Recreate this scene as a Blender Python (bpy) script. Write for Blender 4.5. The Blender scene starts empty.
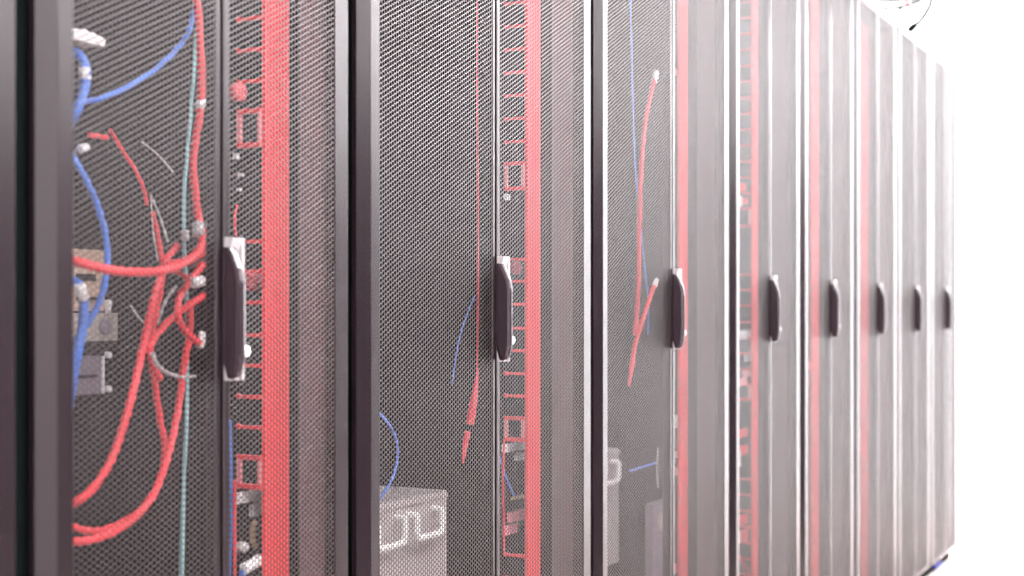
import bpy, bmesh, math
import numpy as np
from mathutils import Vector

S = bpy.context.scene
COL = S.collection

# ------------------------------------------------------------------ camera, light, exposure
THETA = math.radians(27.4)                 # angle between view axis and the row of racks
CT, ST = math.cos(THETA), math.sin(THETA)
FPX, HORIZ = 1428.0, 309.0                 # focal length in pixels, horizon row
CAM = Vector((0.0, -1.115, 1.06))
cam_d = bpy.data.cameras.new('camera')
cam_d.sensor_width = 36.0
cam_d.lens = 36.0 * FPX / 1024.0
cam_d.shift_y = (HORIZ - 288.0) / 1024.0
cam_d.clip_start = 0.05
cam_d.dof.use_dof = True
cam_d.dof.focus_distance = 2.4
cam_d.dof.aperture_fstop = 3.6
cam = bpy.data.objects.new('camera', cam_d)
COL.objects.link(cam)
cam.location = CAM
cam.rotation_euler = (math.pi / 2, 0, THETA - math.pi / 2)
S.camera = cam

S.view_settings.view_transform = 'Standard'
S.view_settings.look = 'None'
S.view_settings.gamma = 1.0
S.view_settings.exposure = 0.0
S.view_settings.use_curve_mapping = False

W = bpy.data.worlds.new('world')
S.world = W
W.use_nodes = True
W.node_tree.nodes['Background'].inputs[0].default_value = (0.95, 0.95, 1.0, 1)
W.node_tree.nodes['Background'].inputs[1].default_value = 0.15


def area(name, loc, sx, sy, power, rot=(0, 0, 0), color=(1, 1, 1)):
    d = bpy.data.lights.new(name, 'AREA')
    d.shape = 'RECTANGLE'
    d.size, d.size_y, d.energy, d.color = sx, sy, power, color
    o = bpy.data.objects.new(name, d)
    o.location, o.rotation_euler = loc, rot
    COL.objects.link(o)
    return o


# ceiling lamps over the aisle, and the bright lamps at its far end
area('ceiling_lamp', (0.0, -1.45, 2.88), 1.4, 0.5, 200, color=(1, 0.955, 0.97))
area('ceiling_lamp', (2.4, -1.45, 2.88), 1.2, 0.5, 155, color=(1, 0.955, 0.97))
area('ceiling_lamp', (4.6, -1.45, 2.88), 1.2, 0.5, 155, color=(1, 0.955, 0.97))
area('ceiling_lamp', (6.7, -1.2, 2.88), 1.0, 1.2, 175, color=(1, 0.955, 0.97))
# added fill lamp past the row's end, no real window, whitens the far wall
area('far_end_fill', (6.9, 2.15, 1.5), 1.0, 2.6, 660, (-math.pi / 2, 0, 0), (0.97, 0.98, 1.0))

# ------------------------------------------------------------------ helpers


def mat(name, col, rough=0.5, metal=0.0, spec=0.5, noise=0.0, scale=40.0, ior=1.5, tint=(1, 1, 1)):
    m = bpy.data.materials.new(name)
    m.use_nodes = True
    nt = m.node_tree
    b = nt.nodes['Principled BSDF']
    b.inputs['Base Color'].default_value = (*col, 1)
    b.inputs['Roughness'].default_value = rough
    b.inputs['Metallic'].default_value = metal
    b.inputs['IOR'].default_value = ior
    b.inputs['Specular IOR Level'].default_value = spec
    b.inputs['Specular Tint'].default_value = (*tint, 1)
    if noise:
        tc = nt.nodes.new('ShaderNodeTexCoord')
        n = nt.nodes.new('ShaderNodeTexNoise')
        n.inputs['Scale'].default_value = scale
        r = nt.nodes.new('ShaderNodeMapRange')
        r.inputs['To Min'].default_value = 1 - noise
        r.inputs['To Max'].default_value = 1 + noise
        x = nt.nodes.new('ShaderNodeMix')
        x.data_type = 'RGBA'
        x.blend_type = 'MULTIPLY'
        x.inputs[0].default_value = 1.0
        x.inputs[6].default_value = (*col, 1)
        nt.links.new(tc.outputs['Object'], n.inputs['Vector'])
        nt.links.new(n.outputs['Fac'], r.inputs['Value'])
        nt.links.new(r.outputs[0], x.inputs[7])
        nt.links.new(x.outputs[2], b.inputs['Base Color'])
    return m


M = dict(
    plugpink=mat('bright_pink_plug', (0.98, 0.36, 0.42), 0.3, 0, 0.5, 0.04, 90),
    paint=mat('black_powder_paint', (0.010, 0.006, 0.008), 0.27, 0, 0.5, 0.08, 60, ior=1.5),
    mesh=mat('perforated_steel', (0.009, 0.0045, 0.0055), 0.33, 0, 0.5, ior=1.55, tint=(1.0, 0.94, 0.945)),
    black=mat('black_rubber', (0.005, 0.007, 0.007), 0.9, 0, 0.0, 0.1, 30),
    inner=mat('inner_steel', (0.030, 0.019, 0.022), 0.6, 0, 0.3, 0.1, 25),
    zinc=mat('zinc_post', (0.16, 0.145, 0.15), 0.45, 0.0, 0.5, 0.05, 30),
    red=mat('red_plastic', (0.90, 0.055, 0.065), 0.4, 0, 0.5, 0.04, 50),
    redcable=mat('red_cable_jacket', (0.80, 0.035, 0.05), 0.38, 0, 0.5, 0.04, 90),
    palepink=mat('pale_pink_plastic', (0.85, 0.27, 0.29), 0.4, 0, 0.5, 0.04, 60),
    pink=mat('pink_plug', (0.95, 0.15, 0.18), 0.35, 0, 0.5, 0.04, 90),
    bluecable=mat('blue_cable_jacket', (0.045, 0.17, 0.62), 0.38, 0, 0.5, 0.04, 90),
    navycable=mat('navy_cable_jacket', (0.012, 0.03, 0.20), 0.6, 0, 0.2, 0.04, 90),
    teal=mat('teal_cable_jacket', (0.28, 0.52, 0.55), 0.45, 0, 0.5, 0.04, 90),
    white=mat('white_plastic', (0.85, 0.84, 0.84), 0.4, 0, 0.5, 0.03, 60),
    greycable=mat('grey_cable_jacket', (0.42, 0.41, 0.41), 0.45, 0, 0.5, 0.04, 90),
    darkcable=mat('dark_cable_jacket', (0.008, 0.007, 0.006), 0.8, 0, 0.0, 0.04, 90),
    server=mat('server_steel', (0.42, 0.38, 0.385), 0.42, 0.0, 0.5, 0.05, 20),
    chrome=mat('handle_steel', (0.92, 0.92, 0.92), 0.3, 0.0, 0.7, 0.02, 40),
    silver=mat('silver_plastic', (0.26, 0.245, 0.25), 0.35, 0.0, 0.6, 0.03, 50),
    lever=mat('dark_lever', (0.022, 0.014, 0.018), 0.22, 0, 0.6, 0.05, 50),
    tan=mat('tan_steel', (0.55, 0.40, 0.30), 0.5, 0, 0.4, 0.08, 40),
    beige=mat('beige_steel', (0.50, 0.46, 0.42), 0.42, 0.2, 0.5, 0.08, 40),
    violet=mat('violet_grey_steel', (0.22, 0.19, 0.23), 0.45, 0.1, 0.5, 0.06, 40),
    gold=mat('brass_contact', (0.60, 0.42, 0.20), 0.35, 0.6, 0.5, 0.05, 60),
    label=mat('grey_label', (0.75, 0.75, 0.76), 0.6, 0, 0.3, 0.25, 350),
    wall=mat('white_wall_paint', (0.88, 0.88, 0.885), 0.7, 0, 0.3, 0.01, 6),
    dim=mat('charcoal_reflection_panel', (0.014, 0.010, 0.012), 0.6, 0, 0.2, 0.05, 6),  # for the added panel that the doors reflect as darkness
    floor=mat('pale_vinyl_floor', (0.50, 0.43, 0.41), 0.45, 0, 0.4, 0.03, 8),
    tray=mat('galvanised_tray', (0.05, 0.052, 0.047), 0.7, 0.0, 0.5, 0.06, 20),
)


def empty(name, loc, label, cat, group=None):
    o = bpy.data.objects.new(name, None)
    o.location = loc
    o.empty_display_size = 0.05
    COL.objects.link(o)
    tag(o, label, cat, group)
    return o


def tag(o, label, cat, group=None):
    o['label'] = label
    o['category'] = cat
    if group:
        o['group'] = group


class MB:
    """Collects shapes in world coordinates, links them as one mesh object."""

    def __init__(self):
        self.bm = bmesh.new()

    def box(self, x0, x1, y0, y1, z0, z1, bev=0.0, seg=1):
        r = bmesh.ops.create_cube(self.bm, size=1.0)
        vs = r['verts']
        for v in vs:
            v.co = Vector(((x0 + x1) / 2 + v.co.x * (x1 - x0), (y0 + y1) / 2 + v.co.y * (y1 - y0),
                           (z0 + z1) / 2 + v.co.z * (z1 - z0)))
        if bev:
            es = list({e for v in vs for e in v.link_edges})
            bmesh.ops.bevel(self.bm, geom=es, offset=bev, segments=seg, affect='EDGES', profile=0.6)
        return self

    def prism(self, prof, axis, a, b, bev=0.0):
        """prof: 2-D outline in the two other axes (cyclic order x,y,z), extruded along axis a..b."""
        def P(u, v, t):
            return {'x': (t, u, v), 'y': (u, t, v), 'z': (u, v, t)}[axis]
        v0 = [self.bm.verts.new(P(u, v, a)) for u, v in prof]
        v1 = [self.bm.verts.new(P(u, v, b)) for u, v in prof]
        fs = [self.bm.faces.new(v0), self.bm.faces.new(v1[::-1])]
        n = len(prof)
        for i in range(n):
            fs.append(self.bm.faces.new((v0[i], v1[i], v1[(i + 1) % n], v0[(i + 1) % n])))
        bmesh.ops.recalc_face_normals(self.bm, faces=fs)
        if bev:
            bmesh.ops.bevel(self.bm, geom=list({e for f in fs for e in f.edges}), offset=bev, segments=2,
                            affect='EDGES', profile=0.6)
        return self

    def tube(self, pts, r, sides=10, sub=8, smooth=True):
        pts = [Vector(p) for p in pts]
        rr = r if isinstance(r, (list, tuple)) else [r] * len(pts)
        path, rad = [], []
        if smooth and len(pts) > 2:
            n = len(pts)
            for i in range(n - 1):
                p0, p1, p2, p3 = pts[max(i - 1, 0)], pts[i], pts[i + 1], pts[min(i + 2, n - 1)]
                for k in range(sub):
                    t = k / sub
                    path.append(0.5 * ((2 * p1) + (p2 - p0) * t + (2 * p0 - 5 * p1 + 4 * p2 - p3) * t * t
                                       + (3 * p1 - p0 - 3 * p2 + p3) * t ** 3))
                    rad.append(rr[i] * (1 - t) + rr[i + 1] * t)
            path.append(pts[-1]); rad.append(rr[-1])
        else:
            path, rad = pts, list(rr)
        rings = []
        up = None
        for i, p in enumerate(path):
            t = (path[min(i + 1, len(path) - 1)] - path[max(i - 1, 0)])
            t = t.normalized() if t.length > 1e-9 else Vector((0, 0, 1))
            if up is None:
                up = t.orthogonal().normalized()
            up = (up - t * up.dot(t)).normalized()
            side = t.cross(up)
            rings.append([self.bm.verts.new(p + (up * math.cos(a) + side * math.sin(a)) * rad[i])
                          for a in [2 * math.pi * k / sides for k in range(sides)]])
        for a, b in zip(rings, rings[1:]):
            for k in range(sides):
                f = self.bm.faces.new((a[k], a[(k + 1) % sides], b[(k + 1) % sides], b[k]))
                f.smooth = True
        self.bm.faces.new(rings[0][::-1])
        self.bm.faces.new(rings[-1])
        return self

    def disc(self, c, r, t, axis='y', sides=20, dome=0.0):
        c = Vector(c)
        ax = {'x': Vector((1, 0, 0)), 'y': Vector((0, 1, 0)), 'z': Vector((0, 0, 1))}[axis]
        prof = [(r * 0.02, -t / 2 - dome), (r * 0.6, -t / 2 - dome * 0.8), (r * 0.92, -t / 2 - dome * 0.2), (r, -t / 2 + t * 0.15), (r, t / 2)]
        u = ax.orthogonal().normalized()
        w = ax.cross(u)
        rings = [[self.bm.verts.new(c + ax * h + (u * math.cos(a) + w * math.sin(a)) * q)
                  for a in [2 * math.pi * k / sides for k in range(sides)]] for q, h in prof]
        for a, b in zip(rings, rings[1:]):
            for k in range(sides):
                f = self.bm.faces.new((a[k], a[(k + 1) % sides], b[(k + 1) % sides], b[k]))
                f.smooth = True
        self.bm.faces.new(rings[0])
        self.bm.faces.new(rings[-1])
        return self

    def build(self, name, material, parent=None, base=None):
        if parent is not None:
            base = world_loc(parent)
        base = Vector(base) if base is not None else Vector((0, 0, 0))
        bmesh.ops.recalc_face_normals(self.bm, faces=self.bm.faces[:])
        bmesh.ops.translate(self.bm, verts=self.bm.verts[:], vec=-base)
        me = bpy.data.meshes.new(name)
        self.bm.to_mesh(me)
        self.bm.free()
        me.materials.append(material)
        o = bpy.data.objects.new(name, me)
        COL.objects.link(o)
        if parent is not None:
            o.parent = parent
        else:
            o.location = base
        return o


def world_loc(o):
    v = Vector(o.location)
    while o.parent:
        o = o.parent
        v += Vector(o.location)
    return v


def at(px, py, d):
    """world point seen at photo pixel (px, py), lying d metres behind the door plane"""
    xr, yr = (px - 512.0) / FPX, (HORIZ - py) / FPX
    dx, dy = CT + xr * ST, ST - xr * CT
    t = (d - CAM.y) / dy
    return Vector((CAM.x + dx * t, d, CAM.z + yr * t))


def struct(name, mb, material):
    o = mb.build(name, material)
    o['kind'] = 'structure'
    return o


# ------------------------------------------------------------------ the room
ZF, ZC = 0.0, 2.95
XL, XR, YO, YB = -2.2, 7.5, -2.0, 2.2
struct('floor', MB().box(XL - .1, XR + .1, YO - .1, YB + .1, -0.1, ZF), M['floor'])
struct('ceiling', MB().box(XL - .1, XR + .1, YO - .1, YB + .1, ZC, ZC + .1), M['wall'])
struct('wall_far', MB().box(XR, XR + .1, YO, YB, ZF, ZC), M['wall'])
struct('wall_near', MB().box(XL - .1, XL, YO, YB, ZF, ZC), M['wall'])
struct('wall_back', MB().box(XL, XR, YB, YB + .1, ZF, ZC), M['wall'])
struct('wall_opposite', MB().box(XL, XR, YO - .1, YO, ZF, ZC), M['wall'])
struct('added_dark_panel_1', MB().box(1.55, 5.6, YO, YO + .02, ZF, 1.62), M['dim'])  # unseen panel added in place of opposite racks, darkens the doors' lower reflections

# ------------------------------------------------------------------ perforated panels with real holes
PITCH, HOLE = 0.0074, 0.00345        # hole spacing, hole radius
SKEW = -0.07                        # the punched rows lean a little
CW = PITCH * math.sqrt(3) / 2       # column spacing of the staggered rows
Z0, Z1 = 0.052, 2.07                # bottom and top of every rack door
_panels = {}


def panel_mesh(ncol):
    if ncol in _panels:
        return _panels[ncol]
    z0, z1 = Z0 + 0.010, Z1 - 0.012
    nrow = int((z1 - z0) / PITCH)
    R = PITCH / math.sqrt(3)
    ang = np.arange(6) * math.pi / 3
    ci, ri = np.meshgrid(np.arange(ncol), np.arange(nrow), indexing='ij')
    cx = (ci * CW + CW / 2).ravel()
    off = np.mod(ci * (0.5 + SKEW), 1.0)
    cz = ((ri + off) * PITCH + z0).ravel()
    n = cx.size
    ox = cx[:, None] + R * np.cos(ang)
    oz = cz[:, None] + R * np.sin(ang) + SKEW * PITCH / CW * R * np.cos(ang)
    key = np.round(np.stack([ox.ravel(), oz.ravel()], 1) * 1e5).astype(np.int64)
    key = key[:, 0] * 4000000 + key[:, 1]
    _, first, inv = np.unique(key, return_index=True, return_inverse=True)
    inv = inv.reshape(n, 6)
    ux, uz = ox.ravel()[first], oz.ravel()[first]
    nu = ux.size
    hx = (cx[:, None] + HOLE * np.cos(ang)).ravel()
    hz = (cz[:, None] + HOLE * np.sin(ang)).ravel()
    T = 0.0008
    co = np.concatenate([
        np.stack([ux, np.zeros(nu), uz], 1), np.stack([hx, np.zeros(n * 6), hz], 1),
        np.stack([ux, np.full(nu, T), uz], 1), np.stack([hx, np.full(n * 6, T), hz], 1)])
    hid = nu + np.arange(n * 6).reshape(n, 6)
    back = nu + n * 6
    nx = np.roll(np.arange(6), -1)
    front = np.stack([inv, inv[:, nx], hid[:, nx], hid], 2).reshape(-1, 4)
    rear = front[:, ::-1] + back
    wall = np.stack([hid, hid[:, nx], hid[:, nx] + back, hid + back], 2).reshape(-1, 4)
    q = np.concatenate([front, rear, wall]).astype(np.int32)
    me = bpy.data.meshes.new('mesh_panel')
    me.vertices.add(len(co))
    me.vertices.foreach_set('co', co.astype(np.float32).ravel())
    me.loops.add(q.size)
    me.loops.foreach_set('vertex_index', q.ravel())
    me.polygons.add(len(q))
    me.polygons.foreach_set('loop_start', np.arange(0, q.size, 4, dtype=np.int32))
    me.polygons.foreach_set('loop_total', np.full(len(q), 4, dtype=np.int32))
    me.update(calc_edges=True)
    me.materials.append(M['mesh'])
    _panels[ncol] = me
    return me


def mesh_panel(xa, xb, parent):
    ncol = int(math.ceil((xb - xa) / CW)) + 1
    o = bpy.data.objects.new('mesh_panel', panel_mesh(ncol))
    o.parent = parent
    o.location = Vector(((xa + xb) / 2 - ncol * CW / 2, 0.0008, 0)) - world_loc(parent)
    COL.objects.link(o)
    return o


# ------------------------------------------------------------------ server racks
FP = 0.0433                                            # finger spacing of the cable managers
FINGERS = [1.374 + FP * k for k in range(0, 14)] + [1.153, 1.112, 1.069, 1.024, 0.982, 0.939, 0.897] \
    + [0.598 - FP * k for k in range(0, 11)]
RINGS = [(1.286, 1.333), (0.815, 0.855)]
DM = 0.085                                             # manager flange depth behind the door


MANAGER = []                                           # the red managers, rack by rack from the left edge


def rack(x0, x1, label, bar=None, fingers=True):
    """one rack between boundary lines x0 and x1; bar = (left, right) of the red cable manager"""
    xc = (x0 + x1) / 2 + 0.015
    base = Vector(((x0 + x1) / 2, 0.5, 0.0))
    t = empty('server_rack', base, label, 'server rack', 'server racks standing side by side')
    # carcass
    MB().box(x0 + .001, x0 + .003, .06, 1.0, Z0, Z1).box(x0 + .001, x0 + .066, 0.032, .078, Z0, Z1, .002).build('side_panel', M['black'], t)
    MB().box(x1 - .003, x1 - .001, .06, 1.0, Z0, Z1).box(x1 - .02, x1 - .001, 0.032, .078, Z0, Z1, .002).build('side_panel', M['black'], t)
    MB().box(x1 - .0215, x1 - .0201, .033, .077, Z0 + .03, Z1 - .03).build('post_cover', M['zinc'], t)
    MB().box(x0 + .003, x1 - .003, .022, 1.0, Z1 - .012, Z1 - .004, .001).build('roof', M['inner'], t)
    MB().box(x0 + .003, x1 - .003, .022, 1.0, Z0 + .004, Z0 + .03, .002).build('floor_panel', M['inner'], t)
    MB().box(x0 + .003, x1 - .003, .985, 1.0, Z0 + .03, Z1 - .03, .002).build('back_panel', M['inner'], t)
    MB().box(x0 + .004, x1 - .004, .03, .97, 0.0, Z0 + .004, .002).build('plinth', M['black'], t)
    # left and right door, each a frame round a perforated sheet
    la, lb = x0 + .045, xc - .003
    ra, rb = xc + .003, x1 - .010
    for side, a, b, sa, sb in (('l', la, lb, .022, .009), ('r', ra, rb, .011, .034)):
        m = MB()
        if side == 'l':
            m.prism([(a - .0005, 0.0004), (a + .001, 0), (a + sa, 0), (a + sa, .018), (a - .022, .018), (a - .022, .010)], 'z', Z0, Z1)
        else:
            m.box(a, a + sa, 0, .018, Z0, Z1, .0015)
        if side == 'r':
            m.prism([(b - sb, 0), (b - .003, 0), (b, 0.003), (b, .018), (b - sb, .018)], 'z', Z0, Z1)
        else:
            m.box(b - sb, b, 0, .018, Z0, Z1, .0015)
        m.box(a + sa, b - sb, .001, .017, Z0, Z0 + .018, .001).box(a + sa, b - sb, .001, .017, Z1 - .018, Z1, .001)
        d = m.build('door', M['paint'], t)
        mesh_panel(a + sa, b - sb, d)
        if side == 'r':
            handle(a, d)
    if bar:
        a, b = bar
        cm = MB().box(a, b, DM, DM + .004, Z0 + .031, Z1 - .0125, .001) \
                 .box(a, a + .004, DM + .0035, DM + .006, Z0 + .031, Z1 - .0125, .001).build('cable_manager', M['red'], t)
        MANAGER.append(cm)
        if fingers:
            proto = None
            for z in FINGERS:
                if proto is None:
                    proto = MB().prism([(DM + .005, z - .003), (DM + .005, z + .003), (DM + .043, z + .0018), (DM + .049, z + .004),
                                        (DM + .049, z - .004), (DM + .043, z - .0018)], 'x', a, a + .007).build('finger', M['red'], cm)
                    z0 = z
                else:
                    o = proto.copy()
                    COL.objects.link(o)
                    o.location = proto.location + Vector((0, 0, z - z0))
            for zb, zt in RINGS:
                y0, y1 = DM + .008, DM + .050
                for z in (zb, zt):
                    MB().box(a, a + .008, y0, y1, z - .0035, z + .0035, .001).build('ring_bar', M['red'], cm)
                for y in (y0, y1 - .006):
                    MB().box(a, a + .008, y, y + .006, zb + .0034, zt - .0034, .001).build('ring_clip', M['palepink'], cm)
    return t


def handle(xa, door):
    """swing handle: a silver dished housing, a dark protruding lever with a sloping top, a round lock"""
    zc, hh = 1.06, 0.088
    h = MB()
    x0, x1 = xa + .001, xa + .027
    h.box(x0, x1, -.004, .006, zc - hh, zc + hh, .002, 2)
    # raised rim on the right and a wedge that slopes out to the top and the bottom
    h.box(x1 - .006, x1, -.011, -.003, zc - hh, zc + hh, .002, 2)
    h.prism([(-.003, zc + hh), (-.012, zc + hh - .001), (-.003, zc + hh - .032)], 'x', x0 + .001, x1 - .0055)
    h.prism([(-.003, zc - hh), (-.008, zc - hh + .001), (-.003, zc - hh + .008)], 'x', x0 + .010, x1 - .0055)
    h.build('handle_housing', M['silver'], door)
    l = MB()
    prof = [(.004, zc + .078), (-.010, zc + .076), (-.022, zc + .050), (-.025, zc + .034), (-.025, zc - .060),
            (-.020, zc - .082), (-.004, zc - .087), (.004, zc - .06)]
    l.prism(prof, 'x', xa - .0005, xa + .013, .0055)
    l.build('handle_lever', M['lever'], door)
    MB().disc((xa + .0195, -.0125, zc - .052), .0075, .014, 'y', 18, .003).build('handle_lock', M['chrome'], door)


def span(pa, pb):
    # left and right edge of a red manager, measured in the photo, on its own depth
    return at(pa, 300, DM).x, at(pb, 300, DM).x


B = [0.468, 1.068, 1.669, 2.488, 3.294, 3.899, 4.497, 5.107, 5.694, 6.275]
rack(B[0], B[1], 'server rack cut by the left edge, only its dark door stile shows', (0.98, 1.037), False)
rack(B[1], B[2], 'server rack with tangled red and blue cables behind its left mesh door', span(265, 290))
rack(B[2], B[3], 'wide server rack with one grey server low down and a thin hanging red cable', span(527.5, 541))
rack(B[3], B[4], 'wide server rack with white-tipped red cables behind its left door, handle third from left', span(680, 688), False)
rack(B[4], B[5], 'narrow server rack with red and white plugs in a column, handle fourth from left', span(753, 758))
rack(B[5], B[6], 'server rack with a pale red strip behind its left door, handle fifth from left', span(811.5, 819), False)
rack(B[6], B[7], 'server rack with a barely visible red strip, handle sixth from left', span(861.5, 868.5), False)
rack(B[7], B[8], 'plain pale server rack, second from the far white end of the row')
rack(B[8], B[9], 'last server rack at the far white end of the row, its handle smallest')

# ------------------------------------------------------------------ equipment on the rails


def handled_server(x0, x1, d, zt, zb, label, n):
    t = empty('rack_server', ((x0 + x1) / 2, d, zb), label, 'server', 'grey handled servers low in the wide racks')
    MB().box(x0, x1, d, d + .62, zb, zt, .002, 2).build('chassis', M['server'], t)
    MB().box(x0 + .004, x1 - .004, d - .004, d + .001, zt - .012, zt - .004, .001).build('front_lip', M['server'], t)
    q = d - .020
    w, gap = at(442, 520, q).x - at(417, 520, q).x, at(442, 520, q).x - at(405, 520, q).x
    off = 2.309 - at(442, 520, q).x
    for i in range(n):
        b = x1 - off - gap * i
        a = b - w
        z = zt - .028
        MB().tube([(a, d + .004, z), (a, q + .004, z), (a, q, z - .004), (a, q, z - .030), (a + .004, q, z - .038), (a + .012, q, z - .042),
                   (b - .012, q, z - .042), (b - .004, q, z - .038), (b, q, z - .030), (b, q, z - .004), (b, q + .004, z), (b, d + .004, z)],
                  .0058, 10, 4).build('pull_handle', M['chrome'], t)
    return t


handled_server(1.829, 2.309, .218, at(447, 490, .218).z, .44, 'grey server with white bail handles behind the second rack door', 4)
handled_server(2.648, 3.128, .220, at(619, 448, .22).z, .46, 'grey server with a white handle at the left edge of the third rack', 4)


def device(name, label, cat, x0, x1, d, zb, zt, depth, m):
    t = empty(name, ((x0 + x1) / 2, d, zb), label, cat)
    MB().box(x0, x1, d, d + depth, zb, zt, .0015, 2).build('casing', m, t)
    return t


def zz(px, py, d):
    return at(px, py, d).z


# left end of the first full rack: units whose right ends show past the door stile
dd = .33
t = device('patch_box', 'tan metal box with dark slots beside the left stile, below the red cable', 'patch box',
           1.13, at(105, 280, dd).x, dd, zz(100, 311, dd), zz(100, 250, dd), .25, M['tan'])
xa, xb = at(76, 280, dd).x, at(103, 280, dd).x
for y0, y1, fx in ((274, 281, .7), (297, 300, .9), (262, 265, .8)):
    MB().box(xa, xa + (xb - xa) * fx, dd - .002, dd + .001, zz(90, y1, dd), zz(90, y0, dd)).build('slot', M['black'], t)
t = device('power_unit', 'beige metal unit with a round port, just under the tan slotted box', 'power unit',
           1.13, at(118, 325, dd).x, dd, zz(100, 341, dd), zz(100, 313, dd), .25, M['beige'])
c = at(104, 327, dd)
MB().disc((c.x, dd - .002, c.z), .011, .008, 'y', 20, 0).build('round_port', M['violet'], t)
c = at(106, 304, dd)
MB().tube([(c.x, dd - .004, zz(106, 313, dd) - .001), (c.x, dd - .004, c.z)], .004, 10).disc((c.x, dd - .004, c.z), .006, .006, 'y').build('screw', M['chrome'], t)
t = device('blank_unit', 'violet-grey unit with a pale right rim, lowest at the left stile', 'rack unit',
           1.13, at(103, 375, dd).x, dd, zz(100, 394, dd), zz(100, 356, dd), .25, M['violet'])
x2 = at(103, 375, dd).x
MB().box(x2 - .003, x2 + .001, dd - .003, dd + .002, zz(100, 394, dd), zz(100, 356, dd), .0005).build('rim', M['chrome'], t)
MB().box(xa - .05, x2 - .012, dd - .002, dd + .001, zz(100, 377, dd), zz(100, 374, dd)).build('slot', M['black'], t)
for py in (355, 389):
    c = at(105, py, dd)
    MB().disc((c.x + .004, dd - .002, c.z), .005, .006, 'y', 14, .002).build('screw', M['chrome'], t)
dd = .13
t = device('adapter_unit', 'faint upright grey unit low behind the third left door, close to the door split', 'rack unit',
           at(653, 540, dd).x, at(668, 540, dd).x, dd, at(660, 590, dd).z, at(660, 502, dd).z, .02, M['violet'])
MB().disc((at(661, 522, dd).x, dd - .002, at(661, 522, dd).z), .022, .008, 'y', 22, .003).build('round_port', M['beige'], t)
# bracket at the top
dd = .22
p = [at(x, y, dd) for x, y in ((66, 28), (84, 29), (99, 35), (106, 40), (105, 46), (95, 45), (83, 41), (66, 39))]
MB().prism([(q.x, q.z) for q in p], 'y', dd, dd + .03, .0008).build('metal_bracket', M['white'], None, (0, 0, 0))
o = bpy.context.scene.objects['metal_bracket']
tag(o, 'pale metal bracket at the upper left, above the blue cable bundle', 'bracket')


# ------------------------------------------------------------------ cables
def cable(label, pts, r, m, name='network_cable', sides=10):
    P = [at(*q) for q in pts]
    base = P[0].copy()
    o = MB().tube(P, r, sides, 8).build(name, m, None, base)
    tag(o, label, 'cable')
    return o


def plug(parent, a, b, r, m=None, name='plug'):
    A, Bv = at(*a), at(*b)
    v = Bv - A
    return MB().tube([A, A + v * .08, A + v * .5, A + v * .92, Bv], [r * .75, r, r * .95, r, r * .7], 10, 2, False).build(name, m or M['white'], parent)


# first full rack, left door: red
c = cable('thick red cable falling from the top, then curving left to the stile',
          [(193, -40, .10), (197, 0, .10), (201, 60, .10), (201, 104, .10), (194, 150, .11), (194, 180, .11), (199, 222, .11), (203, 240, .10),
           (193, 257, .09), (165, 270, .08), (130, 272, .08), (100, 268, .09), (73, 261, .11), (40, 255, .18)],
          [.0052] * 7 + [.0058] * 7, M['redcable'])
plug(c, (203, 101, .100), (198, 107, .100), .0068, None, 'sleeve')
plug(c, (198, 223, .11), (198, 236, .105), .0085, M['greycable'], 'tie')
cable('red cable looping under the thick one, dropping far to the lower left',
      [(203, 252, .13), (188, 262, .13), (168, 265, .14), (158, 285, .14), (150, 315, .14), (139, 365, .14), (128, 410, .13), (112, 458, .13), (93, 488, .13), (73, 504, .14), (40, 520, .2)],
      .0052, M['redcable'])
cable('red cable running beside the long drop and bending at mid height',
      [(178, 245, .16), (165, 262, .16), (161, 285, .155), (155, 318, .15), (150, 345, .15), (153, 372, .15), (160, 420, .15), (165, 450, .145), (158, 484, .14), (138, 512, .13), (110, 528, .13), (90, 531, .14), (73, 527, .15), (40, 520, .22)],
      .0046, M['redcable'])
cable('red cable swinging from mid right to the lowest left corner',
      [(205, 295, .12), (190, 305, .12), (172, 318, .13), (156, 336, .135), (150, 352, .134), (160, 380, .136)],
      .0046, M['redcable'])
cable('lowest red cable, rising from the bottom left to the middle of the door',
      [(190, 300, .15), (190, 330, .15), (184, 365, .15), (178, 410, .145), (168, 455, .12), (152, 497, .11), (125, 525, .10), (98, 538, .10), (73, 542, .11), (40, 544, .17)],
      .0050, M['redcable'])
c = cable('short red loop ending in a white plug, right of the knot',
          [(192, 280, .12), (182, 292, .115), (177, 312, .11), (183, 328, .11), (192, 337, .11), (200, 344, .115)], .0048, M['redcable'])
plug(c, (200, 348, .114), (203, 332, .114), .0055)
c = cable('short red cable with a white plug leaning across the knot',
          [(203, 264, .11), (195, 274, .11), (186, 286, .11), (180, 296, .12)], .0048, M['redcable'])
plug(c, (191, 283, .105), (203, 281, .105), .0075)
cable('thin red lead slanting behind the knot', [(176, 272, .17), (186, 277, .14), (192, 283, .12)], .0040, M['redcable'])
cable('faint red lead arching down the middle of the door', [(110, 130, .3), (122, 150, .27), (134, 168, .25), (143, 187, .24), (147, 205, .24)], .0028, M['redcable'])
cable('faint red lead just above the knot', [(152, 212, .24), (157, 232, .23), (161, 255, .22), (163, 270, .20)], .0040, M['redcable'])
cable('short red stub near the stile, under the blue arc', [(89, 135, .2), (97, 136, .2), (108, 138, .2)], .0036, M['redcable'])
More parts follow.
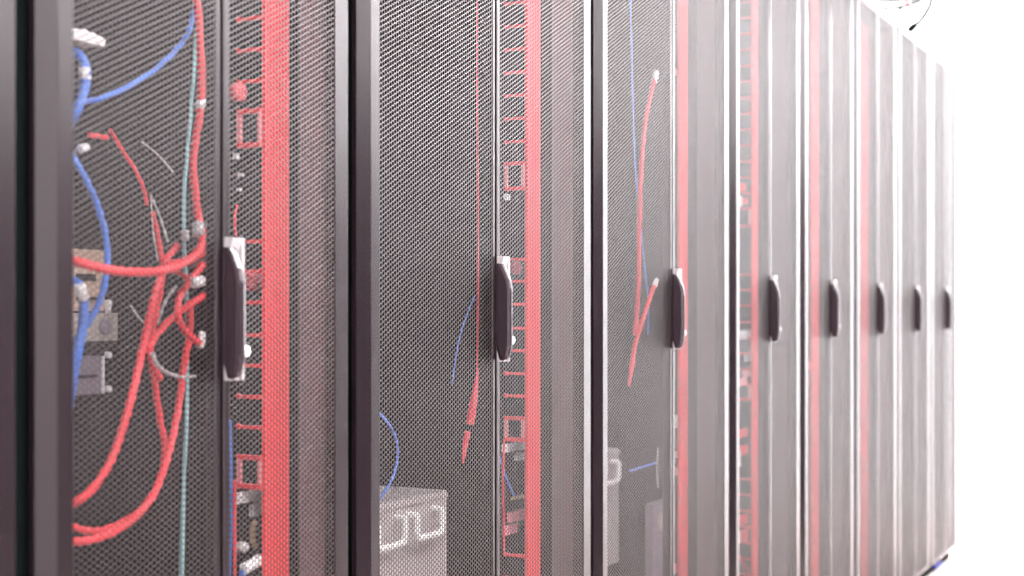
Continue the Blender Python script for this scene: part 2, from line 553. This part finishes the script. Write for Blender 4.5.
# blue
c = cable('thick blue cable bending down by the stile with a white sleeve',
          [(60, 60, .2), (70, 53, .17), (79, 55, .15), (85, 68, .14), (84, 90, .14), (77, 110, .14), (66, 130, .16)], .0062, M['bluecable'])
plug(c, (83.5, 67, .14), (85.5, 80, .14), .0072, None, 'sleeve')
cable('slender blue cable sweeping up to the falling red cable',
      [(70, 106, .18), (85, 102, .16), (105, 97, .15), (130, 86, .15), (158, 67, .15), (180, 45, .15), (191, 25, .14), (197, -10, .14)], .0036, M['bluecable'])
cable('blue cable bowing from the stile down past the tan box',
      [(60, 140, .2), (73, 158, .17), (86, 180, .16), (98, 208, .16), (106, 240, .16), (106, 275, .16), (98, 305, .17), (86, 326, .18), (75, 340, .2)],
      .0042, M['bluecable'])
c = cable('blue cable with a white boot hanging beside the tan box',
          [(66, 282, .18), (75, 282, .16), (81, 290, .15), (84, 305, .15), (82, 330, .15), (77, 355, .15), (72, 385, .16), (66, 420, .18)], .0062, M['bluecable'])
plug(c, (79, 284, .148), (84, 300, .148), .0072, None, 'boot')
c = cable('short grey lead with a white tip at the stile, above the bowing blue cable', [(66, 156, .2), (74, 153, .18), (80, 148, .17)], .0025, M['greycable'])
plug(c, (79, 149, .17), (87, 147, .17), .0055)
# teal and grey
c = cable('pale teal cable running down past the knot to the bottom of the door',
          [(198, -20, .16), (196, 35, .15), (191, 110, .15), (185, 180, .15), (184, 235, .15), (186, 290, .16), (187, 360, .16), (186, 430, .16), (183, 500, .16), (181, 600, .16)],
          [.0022, .0022, .0024, .0026, .0028, .0030, .0030, .0028, .0030, .0036], M['teal'])
plug(c, (184.5, 230, .148), (185, 241, .148), .006, M['greycable'], 'coupling')
cable('thin white wire slanting across the upper middle', [(142, 142, .26), (158, 155, .25), (173, 172, .24)], .0015, M['greycable'])
cable('thin pale wire descending to the knot', [(153, 200, .22), (161, 220, .22), (168, 242, .21)], .0018, M['greycable'])
cable('faint grey wire straight above the knot', [(151, 195, .24), (153, 230, .23), (158, 262, .22)], .0013, M['greycable'])
cable('grey wire slipping left under the knot', [(176, 286, .17), (165, 302, .17), (157, 325, .17)], .0022, M['greycable'])
cable('faint thin wire left of the long red drop', [(131, 306, .24), (137, 315, .24), (145, 324, .24)], .0014, M['greycable'])
cable('pale grey wire curved like a smile below the knot', [(152, 353, .12), (157, 364, .12), (168, 373, .12), (182, 377, .12), (195, 376, .13)], [.0030, .0028, .0026, .0022, .0014], M['greycable'])

# first full rack, right door: bits clipped to the red manager
DR = .125
RK = 1


def bit(name, label, cat, mb, m):
    # clipped to a rack's red manager, so a piece of that part
    o = mb.build(name, m, MANAGER[RK])
    o['label'] = label
    return o


def knob(px, py, r, label, m, d=DR):
    c = at(px, py, d)
    return bit('cable_cap', label, 'cap', MB().disc(c, r, .012, 'y', 24, .004), m)


def flat(name, px0, px1, py0, py1, label, cat, m, d=DR, bev=.001):
    a, b = at(px0, py0, d), at(px1, py1, d)
    return bit(name, label, cat, MB().box(a.x, b.x, d, d + .008, at((px0 + px1) / 2, py1, d).z, at((px0 + px1) / 2, py0, d).z, bev, 2), m)


knob(238, 92, .0135, 'round pink-red cap above the upper ring of the first red strip', M['pink'])
knob(253, 281, .0145, 'round pink-red cap right of the first door handle', M['pink'])
flat('marking_tag', 237, 240, 153, 159, 'small white tag below the upper ring of the first red strip', 'tag', M['white'])
flat('marking_tag', 242, 244.5, 173, 176.5, 'tiny white tag, middle of three right of the falling cable', 'tag', M['white'])
flat('marking_tag', 240, 242, 188, 191, 'tiny white tag, lowest of three above the first handle', 'tag', M['white'])
flat('port_label', 238, 263, 491, 502, 'grey port label under the lower ring of the first red strip', 'label', M['label'])
flat('white_socket', 253, 262, 504, 516, 'white square socket below the first grey port label', 'socket', M['white'])
c = at(255, 534, DR)
bit('brass_terminal', 'small brass terminal strip beside the first red strip near the bottom', 'terminal',
    MB().box(c.x - .005, c.x + .004, DR, DR + .006, c.z - .014, c.z + .014, .002).disc((c.x - .004, DR - .002, c.z + .016), .004, .005, 'y', 12, .001)
    .disc((c.x - .003, DR - .002, c.z - .016), .004, .005, 'y', 12, .001), M['gold'])
knob(242, 547, .0075, 'small white round cap left of the brass terminal', M['white'])
c = cable('blue cable with a white boot at the bottom beside the first red strip', [(236, 610, .12), (238, 590, .11), (243, 572, .10), (250, 562, .10)], .0042, M['bluecable'])
plug(c, (243, 570, .098), (262, 558, .098), .0085, None, 'boot')
cable('thin red lead dropping straight below the lower ring, right of the first door split', [(235, 480, .12), (235, 520, .12), (235, 600, .12)], .0024, M['redcable'])
cable('thin blue lead dropping beside the first door split', [(230, 420, .14), (231, 480, .14), (231, 530, .14), (229, 600, .14)], .0020, M['bluecable'])
cable('fine red lead curling above the first handle', [(237, 205, .12), (235, 218, .12), (236, 236, .12)], .0018, M['redcable'])

# second full rack
RK = 2
cable('hair-thin red cable hanging straight behind the second left door', [(477, -30, .2), (477, 60, .2), (478, 200, .2), (478, 300, .2), (477, 380, .2)], .0019, M['redcable'])
cable('flared red ribbon cable ending the hanging line of the second rack', [(478, 368, .16), (476, 385, .16), (473, 405, .16), (470, 424, .16)], [.0012, .0045, .0075, .0080], M['redcable'], 'ribbon_cable')
cable('short red tail under the flared ribbon', [(468, 432, .16), (465, 446, .16), (463, 463, .16)], [.0058, .005, .0018], M['redcable'], 'ribbon_cable')
cable('faint blue cable slanting in the middle of the second left door', [(475, 295, .22), (465, 320, .22), (458, 345, .22), (452, 385, .23)], .0013, M['bluecable'])
cable('blue cable arching above the grey server of the second rack', [(372, 408, .14), (383, 417, .14), (394, 433, .14), (398, 452, .14), (394, 474, .14), (386, 490, .13), (374, 508, .14)], .0021, M['bluecable'])
knob(516, 268, .0125, 'round red cap right of the second door handle', M['pink'])
flat('marking_tag', 507, 511, 194, 200, 'small white tag below the upper ring of the second red strip', 'tag', M['white'])
flat('port_label', 505, 525, 443, 451, 'grey port label under the lower ring of the second red strip', 'label', M['label'])
flat('grey_socket', 518, 524, 453, 460, 'small grey socket under the second grey port label', 'socket', M['label'])
flat('brass_terminal', 514, 524, 496, 499, 'flat brass terminal bar beside the second red strip', 'terminal', M['gold'])
cable('thin blue lead slanting below the second door handle', [(496, 440, .13), (499, 456, .13), (505, 474, .13), (514, 496, .12)], .0020, M['bluecable'])
cable('thin red lead dropping along the second red strip', [(504, 440, .12), (503, 480, .12), (504, 556, .12)], .0020, M['redcable'])
flat('pink_plug', 511, 524, 511, 521, 'pink plug, upper of a pair beside the second red strip', 'plug', M['plugpink'])
flat('pink_plug', 506, 518, 525, 534, 'pink plug, lower of a pair beside the second red strip', 'plug', M['plugpink'])

# third full rack
RK = 3
c = cable('red cable with a white tip high behind the third left door',
          [(655, 78, .10), (650, 98, .10), (645, 125, .10), (641, 170, .10), (639, 230, .10), (638, 290, .10), (635, 335, .10)], [.0045] * 3 + [.0055] * 4, M['redcable'])
plug(c, (654.5, 82, .10), (656.5, 71, .10), .006)
c = cable('red cable with a white tip, lower behind the third left door',
          [(655, 284, .095), (649, 300, .095), (641, 325, .095), (635, 345, .095), (632, 365, .095), (629, 386, .095)], [.005, .005, .005, .005, .0055, .002], M['redcable'])
plug(c, (654, 287, .095), (657, 279, .095), .006)
cable('pale blue cable hanging left of the red ones in the third rack', [(630, -20, .13), (632, 60, .13), (635, 160, .13), (643, 250, .13), (648, 300, .13), (648, 335, .13)], .0016, M['bluecable'])
cable('short blue lead low behind the third left door', [(630, 471, .10), (642, 467, .10), (656, 463, .10)], .0022, M['bluecable'])
cable('white lead standing up low behind the third left door', [(658, 448, .10), (657, 470, .10), (658, 488, .10)], .0016, M['greycable'])
knob(673, 72, .009, 'pink cap high beside the third red strip', M['plugpink'])
flat('port_label', 671, 678, 416, 428, 'grey port label low beside the third red strip', 'label', M['label'])
flat('white_socket', 671, 678, 452, 459, 'white socket low beside the third red strip', 'socket', M['white'])
knob(674, 471, .010, 'bright pink plug low beside the third red strip', M['plugpink'])
flat('pink_plug', 671, 677, 565, 574, 'red plug at the very bottom of the third red strip', 'plug', M['redcable'])

# fourth full rack
RK = 4
DQ = .10
for px, py, w, h, m, lab in (
        (743, 187, 6, 8, 'redcable', 'red plug, topmost behind the fourth left door'),
        (740, 201, 4, 10, 'white', 'white tag beside the upper red plugs of the fourth rack'),
        (746, 201, 5, 6, 'redcable', 'red plug just under the topmost one of the fourth rack'),
        (746, 335, 11, 9, 'label', 'grey label halfway down the fourth left door'),
        (749, 358, 5, 7, 'white', 'white socket under the grey label of the fourth rack'),
        (748, 373, 8, 7, 'plugpink', 'bright pink plug, upper of a pair in the fourth rack'),
        (743, 382, 8, 8, 'plugpink', 'bright pink plug, lower of a pair in the fourth rack'),
        (744, 433, 7, 8, 'redcable', 'red plug under the pink pair of the fourth rack'),
        (745, 450, 6, 9, 'redcable', 'red plug above the lower white tag of the fourth rack'),
        (739, 459, 4, 16, 'white', 'white tag low at the edge of the fourth rack'),
        (744, 520, 8, 9, 'redcable', 'red plug, second lowest of the fourth rack'),
        (745, 536, 6, 12, 'redcable', 'red plug, lowest of the fourth rack'),
        (739, 538, 4, 11, 'white', 'white tag lowest at the edge of the fourth rack')):
    flat({'white': 'marking_tag', 'label': 'port_label', 'redcable': 'red_plug', 'plugpink': 'pink_plug'}[m],
         px - w / 2, px + w / 2, py - h / 2, py + h / 2, lab, 'tag' if m == 'white' else 'label' if m == 'label' else 'plug', M[m], DQ)
cable('red cable slanting at the bottom of the fourth left door', [(739, 556, .11), (744, 565, .11), (750, 580, .11)], .005, M['redcable'])
# fifth full rack
RK = 5
knob(808, 366, .012, 'pink cap halfway down the fifth rack, left of its red strip', M['pink'], .09)

# ------------------------------------------------------------------ above and below the far racks
zt = at(895, 6, .25).z
xt = at(884, 8, .25).x - .15
t = empty('cable_tray', (xt + .15, -1.0, zt), 'grey cable tray crossing overhead above the far racks', 'cable tray')
ya, yb = -1.9, .30
MB().box(xt, xt + .30, ya, yb, zt, zt + .004).box(xt, xt + .003, ya, yb, zt, zt + .065).box(xt + .297, xt + .30, ya, yb, zt, zt + .065).build('channel', M['tray'], t)
for y in (-1.6, -.3):
    MB().tube([(xt + .15, y, zt + .002), (xt + .15, y, 2.95)], .005, 8, 1, False).build('hanger', M['tray'], t)
YT = .25
cable('dark cable sagging along the edge of the overhead tray', [(884, 8, YT), (890, 8.5, YT), (900, 7, YT), (912, 4, YT), (922, 0, YT), (930, -8, YT)], .009, M['darkcable'], 'power_cable')
cable('short dark stub poking below the overhead tray', [(902, 6, YT), (900, 11, YT), (898, 16, YT)], [.010, .007, .004], M['darkcable'], 'power_cable')
c = cable('dark cable dangling from the tray with a black plug end', [(932, -12, YT), (931, 2, YT), (926, 13, YT), (919, 22, YT), (913, 27, YT)], .012, M['darkcable'], 'power_cable')
plug(c, (914, 26, YT), (910.5, 29.5, YT), .018, M['black'])
cable('reddish cable crossing the tray above the far racks', [(905, -10, YT), (906, 0, YT), (909, 7, YT)], .010, M['redcable'])
cable('blue cable lying on the floor at the far plinth', [(934, 567.5, .02), (938, 564.5, .02), (941, 562.7, .02)], .008, M['navycable'])
